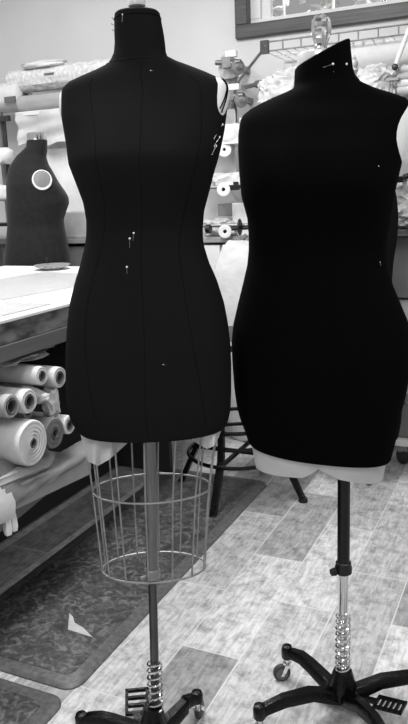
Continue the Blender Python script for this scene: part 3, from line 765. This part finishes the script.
# things lying on the upper left board
def roll_a(name, p0, p1, r, m, label, cat, group=None, amp=.05, freq=6, ri=None, seed=0):
    p0, p1 = Vector(p0), Vector(p1); L = (p1-p0).length
    def wob(a, r_, h): return 1 + amp*noise.noise(V(math.cos(a)*freq*.4, math.sin(a)*freq*.4+seed*4, h*freq)) + amp*.5*noise.noise(V(math.cos(a)*freq, math.sin(a)*freq+seed*4, h*freq*3))
    prof = [(r*.35, 0), (r*.8, 0)] + [(r, .01+(L-.02)*i/30) for i in range(31)] + [(r*.8, L), (r*.35, L)]
    bm = new(); lathe(bm, prof, p0, p1-p0, 36, wob)
    t = thing(name, label, cat, (p0+p1)/2-V(0, 0, r), group)
    obj('rolled_cloth', bm, m, t)
    if ri is None: ri = r*.3
    bm = new(); lathe(bm, [(ri, -.006), (ri, L+.006)], p0, p1-p0, 20); obj('cardboard_core', bm, 'core', t)
    return t
p = onY(12, 82, 3.86); fl = roll_a('fleece_roll', (p.x, 3.86, onY(60, 77, 3.86).z), (-2.0, 3.86, onY(60, 77, 3.86).z), .068, 'fleece', 'fluffy white fleece roll lying on top of the left shelf pile', 'fabric roll', amp=.10, freq=16)
zb = zs_up+.052
roll_a('fabric_roll', (onY(20, 101, 3.82).x, 3.82, zb), (-2.15, 3.82, zb), .05, 'cloth3', 'grey fabric roll in clear wrap on the white upper shelf', 'fabric roll', amp=.06, seed=3)
a = onY(45, 74, 3.84); bm = blob((a.x, 3.85, onY(60, 77, 3.86).z+.075), (.16, .07, .022), .25, 4, 81, 4)
single('folded_cloth', bm, 'cloth', 'thin folded cloth lying on the fleece roll', 'cloth')
bm = new(); a = onY(45, 75, 3.80); box(bm, (a.x, 3.79, a.z-.006), (a.x+.07, 3.815, a.z+.008)); obj('paper_tag', bm, 'tag', fl, False, label='dark tag')
# pale bulky roll at far left with dark tag
z_ = onY(8, 96, 3.8).z
wr_ = roll_a('fabric_roll', (-3.75, 3.86, z_), (onY(19, 96, 3.8).x, 3.86, z_), .09, 'cloth', 'white fabric roll end carrying a dark tag at the far left', 'fabric roll', amp=.05, seed=6)
a = onY(3.5, 97, 3.76); b = onY(14.5, 101, 3.76)
bm = new(); box(bm, (a.x, 3.765, b.z-.005), (b.x, 3.775, a.z)); obj('paper_tag', bm, 'tag', wr_, False, label='dark rectangular tag')
# big draped bundle under the upper board
def hang(x0, x1, zt, zb_, y, label, m, name='hanging_cloth', cat='cloth', folds=5, amp=.02, seed=0):
    rows = []
    for i in range(15):
        k = i/14; row = []
        for j in range(41):
            u = j/40; s_ = seed + u*folds*2*PI
            row.append(V(x0+(x1-x0)*u + .012*noise.noise(V(u*4, k*4, seed)), y + amp*math.sin(s_)*(.4+.6*k) + .03*noise.noise(V(u*3, k*3, seed)), zt+(zb_-zt)*k + .03*(k == 1)*noise.noise(V(u*5, seed, 0))))
        rows.append(row)
    bm = new(); loft(bm, rows, False, (False, False)); bmesh.ops.solidify(bm, geom=bm.faces[:], thickness=.004)
    return single(name, bm, m, label, cat)
zA, zB = onY(40, 114, 3.7).z, onY(40, 140, 3.7).z
hang(onY(13, 120, 3.7).x, -2.2, zs_up-.005, zB-.02, 3.725, 'white cloth hanging below the white upper shelf', 'lining', folds=2, amp=.025)
a, b = onY(52, 148, 3.78), onY(60, 212, 3.76)
bm = new(); box(bm, (-3.0, 3.80, zs_low), (-2.1, 4.03, a.z)); single('storage_bin', bm, 'lining', 'large white fabric bin on the lower shelf behind the table form', 'bin', smooth=False, bevel=.03)
bm = new(); box(bm, (-3.05, 3.765, zs_low), (-2.12, 3.795, b.z)); single('folded_cloth', bm, 'cloth2', 'pale folded cloth in front of the white bin on the lower shelf', 'cloth', smooth=False, bevel=.01)
for (px, py, r, lab) in ((4, 157, .075, 'upper white bundle left of the table form'), (3, 194, .075, 'lower white bundle left of the table form')):
    c = onY(px, py, 3.66); bm = blob((c.x-.02, 3.66, c.z), (.085, .06, .055), .25, 4, py, 3)
    single('cloth_bundle', bm, 'cloth', lab, 'cloth', 'white bundles at the left edge')
a = onY(0, 224, 3.62)
bm = new(); box(bm, (a.x-.25, 3.56, a.z-.012), (a.x+.11, 3.725, a.z+.006)); single('shelf_plank', bm, 'blackplastic', 'narrow dark shelf plank left of the table form', 'shelf', smooth=False)
bm = new(); a = onY(78, 262, 3.76); box(bm, (-3.2, 3.77, .53), (-2.2, 4.04, zs_low-.05)); single('storage_box', bm, 'box', 'wide grey storage box under the lower shelf behind the table', 'box', smooth=False, bevel=.006)

# ---- gap between the two forms
def reel(px, py, Y, r, label, w=.03, m='plate', hole=.28):
    c = onY(px, py, Y); ax = (O-c).normalized(); ax.z *= .3; ax.normalize()
    t = thing('tape_reel', label, 'reel', c-V(0, 0, r), 'white reels on the rack')
    bm = new(); lathe(bm, [(r*hole, -w), (r, -w), (r*1.0, -.004), (r*.97, 0), (r*.5, .002), (r*hole, 0), (r*hole*.98, -w*.9)], c, ax, 28, cap=(False, False)); obj('reel_body', bm, m, t)
    bm = new(); lathe(bm, [(r*hole*1.02, -.002), (r*hole*.8, -.003), (r*hole*.75, -w*.8)], c, ax, 20, cap=(False, True)); obj('reel_core', bm, 'blackplastic', t)
reel(224.3, 149.5, 3.72, .038, 'white reel with dark hole highest in the gap between the forms', hole=.22)
reel(223.5, 189.5, 3.69, .036, 'white reel on the upper rail between the forms')
reel(225, 231.5, 3.69, .036, 'white reel on the lower rail between the forms')
for px0, px1, py, r, lab in ((200, 252, 187, .008, 'upper thin metal rail in the gap between the forms'), (203, 250, 225.5, .010, 'lower thin metal rail in the gap between the forms')):
    a, b = onY(px0, py, 3.735), onY(px1, py, 3.735); z = onY(225, py, 3.735).z
    bm = new(); cyl(bm, (a.x, 3.735, z), (b.x, 3.735, z), r, seg=12)
    for x in (a.x+.02, b.x-.02): cyl(bm, (x, 3.735, z), (x, 4.1, z), .006, seg=8)
    single('rack_rail', bm, 'greymetal', lab, 'rail', 'rack rails between the forms')
a, b = onY(212, 142, 3.72), onY(247, 142, 3.72); z = onY(229, 141.5, 3.72).z
bm = new(); box(bm, (a.x, 3.715, z-.012), (b.x, 3.86, z-.003))
for x in (a.x+.02, b.x-.02): box(bm, (x-.006, 3.86, z-.012), (x+.006, 4.1, z-.003))
single('rack_ledge', bm, 'plate', 'small white ledge carrying the round white bundle above the highest reel', 'ledge', smooth=False)
# dark clamps on the rails
c = onY(234, 187.5, 3.72); bm = new(); box(bm, c-V(.03, .012, .014), c+V(.03, .012, .014)); box(bm, c+V(.0, -.012, .014), c+V(.022, .012, .03)); cyl(bm, c+V(.03, 0, .004), c+V(.046, 0, .004), .01, seg=10)
single('rail_clamp', bm, 'blackplastic', 'black clamp at the end of the upper rail', 'clamp', smooth=False, bevel=.002)
c = onY(240, 227, 3.72); bm = new(); lathe(bm, [(.006, -.014), (.03, -.01), (.044, -.004), (.044, .002), (.03, .008), (.006, .016)], c, V(1, .15, 0), 24); cyl(bm, c+V(-.075, 0, -.01), c+V(.05, 0, -.006), .009, seg=10)
single('rail_clamp', bm, 'blackplastic', 'black winged disc stopper on the lower rail', 'clamp')
c = onY(208.5, 229, 3.72); bm = new(); cyl(bm, c-V(.012, 0, 0), c+V(.012, 0, 0), .024, seg=18); single('rail_clamp', bm, 'blackplastic', 'small black end cap at the left of the lower rail', 'clamp')
# bundles and boxes between the rails
c = onY(227, 181, 3.82); single('cloth_bundle', blob((c.x, 3.85, c.z), (.10, .07, .05), .3, 5, 2, 4), 'cloth', 'white bundle above the upper rail between the forms', 'cloth')
a, b = onY(216, 204, 3.84), onY(233, 216, 3.84); bm = new(); box(bm, (a.x, 3.86, b.z), (b.x, 3.99, a.z)); single('carton', bm, 'box', 'small grey carton between the two rails', 'box', smooth=False, bevel=.004)
a, b = onY(233, 203, 3.86), onY(250, 226, 3.86); bm = new(); box(bm, (a.x, 3.84, zs_low), (b.x, 3.98, a.z)); single('carton', bm, 'plate', 'white carton standing right of the small grey one', 'box', smooth=False, bevel=.006)
c = onY(219, 219, 3.83); single('cloth_bundle', blob((c.x, 3.85, zs_low+.045), (.11, .06, .05), .35, 6, 12, 4), 'plastic', 'crumpled clear plastic bundle under the small grey carton', 'cloth')
z0, z1 = onY(205, 135, 3.9).z, onY(205, 182, 3.9).z
hang(onY(203, 150, 3.93).x, onY(243, 150, 3.93).x, onY(225, 112, 3.93).z, onY(225, 183, 3.93).z, 3.83, 'pale cloth hanging behind the highest reel', 'cloth', folds=1.5, amp=.015, seed=2)
c = onY(229, 135, 3.74); single('cloth_bundle', blob((c.x, 3.77, c.z), (.075, .05, .06), .2, 4, 22, 4), 'cloth', 'round white bundle beside the highest reel', 'cloth')
hang(onY(225, 120, 3.88).x, onY(238, 120, 3.88).x, onY(230, 72, 3.88).z, onY(230, 131, 3.88).z, 3.88, 'clear ribbed plastic sheet hanging below the roll brackets', 'plastic', 'plastic_sheet', 'plastic sheet', 5, .008, 5)
# below the lower shelf
bm = new(); a, b = onY(200, 238, 3.8), onY(224, 285, 3.8); box(bm, (a.x, 3.755, .53), (b.x, 4.03, zs_low-.045)); single('carton', bm, 'plate', 'tall pale carton under the lower shelf between the forms', 'box', smooth=False, bevel=.006)
a, b = onY(222, 251, 3.72), onY(238, 255, 3.72); bm = new(); box(bm, (a.x-.1, 3.76, b.z), (b.x+.02, 3.79, a.z)); single('slat', bm, 'shelf', 'short grey slat under the lower shelf between the forms', 'slat', smooth=False)
c = onY(241, 272, 3.6); single('cloth_bundle', blob((c.x+.02, 3.58, .545), (.20, .10, .56), .12, 3, 31, 5, .97), 'cloth', 'tall white cloth sack standing on the floor between the forms', 'sack')
c = onY(244, 240, 3.62); bm = new(); cyl(bm, onY(238, 245, 3.62), onY(246, 235, 3.62), .010, .012, 12); cyl(bm, onY(236, 247, 3.62), onY(238.2, 244.8, 3.62), .014, .012, 12)
single('rotary_cutter', bm, 'greymetal', 'slanted metal tool handle above the tall white sack', 'tool')

# roll brackets on the wall left of the wire shelf
for (px, py, lab) in ((238, 67, 'upper wall bracket arm holding a round grey flange'), (241, 100, 'lower wall bracket arm holding a round grey flange')):
    c = onY(px, py, 3.8); t = thing('roll_bracket', lab, 'bracket', c, 'roll brackets on the wall')
    ax = V(.75, -.65, .05).normalized()
    bm = new(); lathe(bm, [(.008, -.006), (.038, -.006), (.04, 0), (.038, .006), (.02, .008), (.012, .03)], c, ax, 24); obj('flange', bm, 'greymetal', t)
    bm = new(); cyl(bm, c+V(-.13, .01, .035), c+V(.02, -.01, .022), .013, seg=12); cyl(bm, c+V(-.055, 0, .02), c+V(-.0, 0, .02), .02, seg=12); obj('arm', bm, 'steel', t)
    bm = new(); box(bm, c+V(-.085, -.02, .0), c+V(-.035, .03, .055)); box(bm, c+V(-.08, .03, .01), c+V(-.045, .3, .04)); obj('clamp_block', bm, 'greymetal', t, False, bevel=.003)
    bm = new(); box(bm, c+V(-.07, .0, .055), c+V(-.012, .03, .085)); obj('paper_label', bm, 'plate', t, False)
c = onY(226, 68, 3.84); bm = blob((c.x, 3.88, c.z), (.05, .05, .07), .3, 4, 41, 3); single('cloth_bundle', bm, 'cloth2', 'pale bundle behind the upper roll bracket', 'cloth')

# ------------------------------------------------------------ wire shelf under the window and its braces
zl0, zl1 = onY(330, 43.5, 3.78).z, onY(330, 34, 3.78).z
xa, xb = onY(265, 45, 3.78).x, .55
ws = thing('wire_shelf', 'white wire wall shelf with ladder-like front lip below the window', 'shelf', V((xa+xb)/2, 3.95, zl0))
bm = new()
for z in (zl0, zl1): cyl(bm, (xa, 3.78, z), (xb, 3.78, z), .0045, seg=8)
n = 20
for i in range(n+1):
    x = xa + (xb-xa)*i/n; cyl(bm, (x, 3.78, zl0), (x, 3.78, zl1), .004, seg=6)
obj('front_lip', bm, 'greymetal', ws)
bm = new()
for i in range(40):
    x = xa + (xb-xa)*i/39; cyl(bm, (x, 3.78, zl0), (x, 4.09, zl0), .0022, seg=5)
for y in (3.9, 4.08): cyl(bm, (xa, y, zl0-.003), (xb, y, zl0-.003), .004, seg=6)
obj('deck_wires', bm, 'sash', ws)
bm = new(); a = onY(265, 45, 3.775); box(bm, (xa-.022, 3.765, zl0-.012), (xa+.02, 3.79, zl1+.008)); obj('end_block', bm, 'darkmetal', ws, False)
def brace(px0, py0, px1, py1, m, rr=.008, Yb=4.06):
    a = onY(px0, py0, 3.765); b = onY(px1, py1, Yb)
    bm = new(); tube(bm, [a, b], rr, 10); o_ = obj('diagonal_brace', bm, m, ws)
    bm = new(); sphere(bm, b, .016, 10, 8); obj('brace_foot', bm, 'darkmetal', o_)
brace(266, 46, 237, 83, 'greymetal'); brace(409, 29, 395, 67, 'sash', .011, 3.70)
a = onY(237, 84, 3.9); bm = new(); cyl(bm, (a.x, 4.04, a.z), (a.x+.22, 3.9, a.z+.0), .012, seg=10); cyl(bm, (a.x+.08, 3.99, a.z), (a.x+.11, 3.97, a.z), .02, seg=10)
obj('brace_rod', bm, 'greymetal', ws)

# ------------------------------------------------------------ rolls and bags on the shelf at right
zR = onY(330, 112, 3.8).z
rs = thing('wall_shelf', 'shelf board hidden behind the right form carrying the white roll and bags', 'shelf', V(-.6, 3.92, zR-.03))
bm = new(); box(bm, (-1.50, 3.72, zR-.03), (.6, 4.08, zR)); obj('shelf_board', bm, 'sash', rs, False, bevel=.003)
for x in (-1.3, -.4, .4):
    bm = new(); box(bm, (x-.015, 3.76, zR-.05), (x+.015, 4.1, zR-.03)); box(bm, (x-.015, 4.07, zR-.25), (x+.015, 4.1, zR-.05)); obj('shelf_bracket', bm, 'greymetal', rs, False)
a = onY(330, 60, 3.86)
roll_a('fabric_roll', (-1.02, 3.88, onY(372, 56, 3.88).z), (.5, 3.88, onY(372, 56, 3.88).z), .075, 'cloth', 'big smooth white roll under the wire shelf right of the grey finial', 'fabric roll', amp=.03, seed=11)
c = onY(290, 80, 3.85); single('plastic_bag', blob((c.x-.0, 3.87, zR+.105), (.17, .13, .125), .28, 5, 51, 5, .84, .55), 'plastic', 'crumpled white plastic bag left of the right form\'s neck', 'bag')
c = onY(374, 85, 3.85); single('plastic_bag', blob((c.x+.0, 3.85, zR+.10), (.17, .12, .10), .30, 6, 53, 5, .95, .5), 'plastic', 'crinkled clear plastic bag under the big white roll', 'bag')
for i, py in enumerate((69, 76, 83, 90)):
    a = onY(402, py, 3.72)
    r = roll_a('fabric_roll', (onY(396.5, py, 3.72).x, 3.72+.02, a.z), (.35, 3.74, a.z), .0195, ('cloth2', 'cloth3', 'cloth', 'cloth2')[i], ('topmost', 'second', 'third', 'lowest')[i]+' thin roll in the stack at the right edge of the shelf', 'fabric roll', 'thin rolls at the right edge', amp=.03, seed=20+i)
a = onY(392, 79, 3.7); bm = new(); box(bm, (a.x-.03, 3.70, a.z-.006), (a.x+.03, 3.73, a.z+.006)); box(bm, (a.x-.02, 3.705, zR), (a.x-.012, 3.725, a.z-.004)); single('shelf_bracket', bm, 'greymetal', 'small grey bracket left of the thin roll stack', 'bracket', smooth=False)
# below: narrow strip right of the right form
c = onY(404, 213, 3.7); zz2 = onY(404, 229, 3.7).z
lo = thing('low_shelf', 'dark low shelf at the right edge behind the right form', 'shelf', V(-.3, 3.85, 0))
bm = new(); box(bm, (-.78, 3.62, zz2-.03), (.4, 4.08, zz2)); obj('shelf_board', bm, 'wooddark', lo, False, bevel=.003)
for x in (-.76, .38):
    bm = new(); box(bm, (x-.015, 3.64, 0), (x+.015, 4.06, zz2-.03)); obj('side_panel', bm, 'shelfgrey', lo, False)
single('cloth_bundle', blob((-.60, 3.76, zz2+.10), (.16, .11, .115), .35, 7, 61, 5, .86, .8), 'plastic', 'ruffled shiny cloth heap on the dark low shelf', 'cloth')
bm = new(); box(bm, (-.735, 3.68, .80), (-.15, 4.0, zz2-.035)); single('drawer_box', bm, 'box', 'grey box under the dark low shelf at the right edge', 'box', smooth=False, bevel=.006)
c = onY(395, 180, 3.66); bm = new(); box(bm, c-V(.035, .012, .012), c+V(.04, .012, .016)); cyl(bm, c+V(.04, 0, .01), c+V(.07, 0, .02), .014, seg=10); cyl(bm, c+V(.02, 0, 0), c+V(.02, .4, 0), .008, seg=8)
single('rail_clamp', bm, 'blackplastic', 'black clamp right of the right form\'s armhole', 'clamp', smooth=False)
c = onY(405, 165, 3.8); single('cloth_bundle', blob((-.55, 3.92, onY(404, 178, 3.9).z+.03), (.17, .1, .15), .2, 4, 62, 4), 'cloth3', 'grey cloth heap behind the black clamp at the right edge', 'cloth')
bm = new(); box(bm, (-.735, 3.7, .42), (-.1, 4.0, .79)); single('storage_box', bm, 'cloth2', 'pale carton at the right edge below the grey box', 'box', smooth=False, bevel=.006)
# low trolley
CB = onz(404, 460)
tz = onY(400, 441, 3.5)
tro = thing('trolley', 'low grey trolley on black castors at the right edge', 'trolley', V(-.3, 3.55, 0))
bm = new(); box(bm, (onY(391, 438, 3.44).x, 3.42, .115), (.25, 3.62, .145)); obj('deck', bm, 'plate', tro, False, bevel=.004)
for x, y in ((CB.x, 3.5), (.2, 3.5)):
    bm = new(); lathe(bm, [(.008, -.012), (.034, -.014), (.038, -.006), (.038, .006), (.034, .014), (.008, .012)], V(x, y, .038), V(.7, .7, 0), 28); w_ = obj('caster', bm, 'blackplastic', tro)
    bm = new(); box(bm, (x-.02, y-.02, .065), (x+.02, y+.02, .117)); obj('caster_mount', bm, 'greymetal', w_, False)
bm = new(); a = onY(398, 408, 3.47); loft(bm, [[V(x0, 3.46, .147), V(x0+.02, 3.46, .30), V(.1, 3.46, .30), V(.1, 3.46, .147)], [V(x0+.02, 3.6, .147), V(x0+.03, 3.6, .30), V(.1, 3.6, .30), V(.1, 3.6, .147)]]) if False else box(bm, (onY(397, 415, 3.47).x, 3.46, .147), (.1, 3.6, onY(400, 405, 3.47).z))
single('carton', bm, 'box', 'grey carton standing on the low trolley', 'box', smooth=False, bevel=.006)
c = onY(405, 395, 3.48); single('cloth_bundle', blob((-.45, 3.53, onY(400, 405, 3.47).z+.06), (.16, .07, .08), .3, 5, 71, 4, .75), 'cloth', 'white cloth on top of the carton on the trolley', 'cloth')

# ------------------------------------------------------------ light: unseen overhead lamps, lamp added for the shrub, soft room light
def area(name, loc, size, energy, rot=(0, 0, 0), sy=None):
    l = bpy.data.lights.new(name, 'AREA'); l.energy = energy; l.size = size
    if sy: l.shape = 'RECTANGLE'; l.size_y = sy
    o = bpy.data.objects.new(name, l); o.location = loc; o.rotation_euler = rot; C.objects.link(o); return o
area('unseen_overhead_lamp', (-1.28, 1.9, 2.95), .35, 78, sy=1.6)
area('unseen_overhead_lamp', (.9, 1.7, 2.95), .5, 26, sy=1.4)
area('unseen_overhead_lamp', (-.5, -.9, 2.95), .6, 60, sy=1.3)
area('unseen_overhead_lamp', (-2.7, 2.3, 2.95), .4, 34, sy=1.2)  # extra lamp added to lift the dim shelves at left
area('shrub_fill_lamp', (-1.0, 5.0, 4.4), 3., 380, rot=(math.radians(40), 0, 0), sy=.5)  # lamp added outside to brighten the shrub, aimed away from the room
w = bpy.data.worlds.new('world'); SC.world = w; w.use_nodes = True
bg = w.node_tree.nodes['Background']; bg.inputs['Color'].default_value = (1, 1, 1, 1); bg.inputs['Strength'].default_value = .42
SC.view_settings.view_transform = 'Standard'; SC.view_settings.look = 'None'
SC.view_settings.exposure = 0; SC.view_settings.gamma = 1; SC.view_settings.use_curve_mapping = False
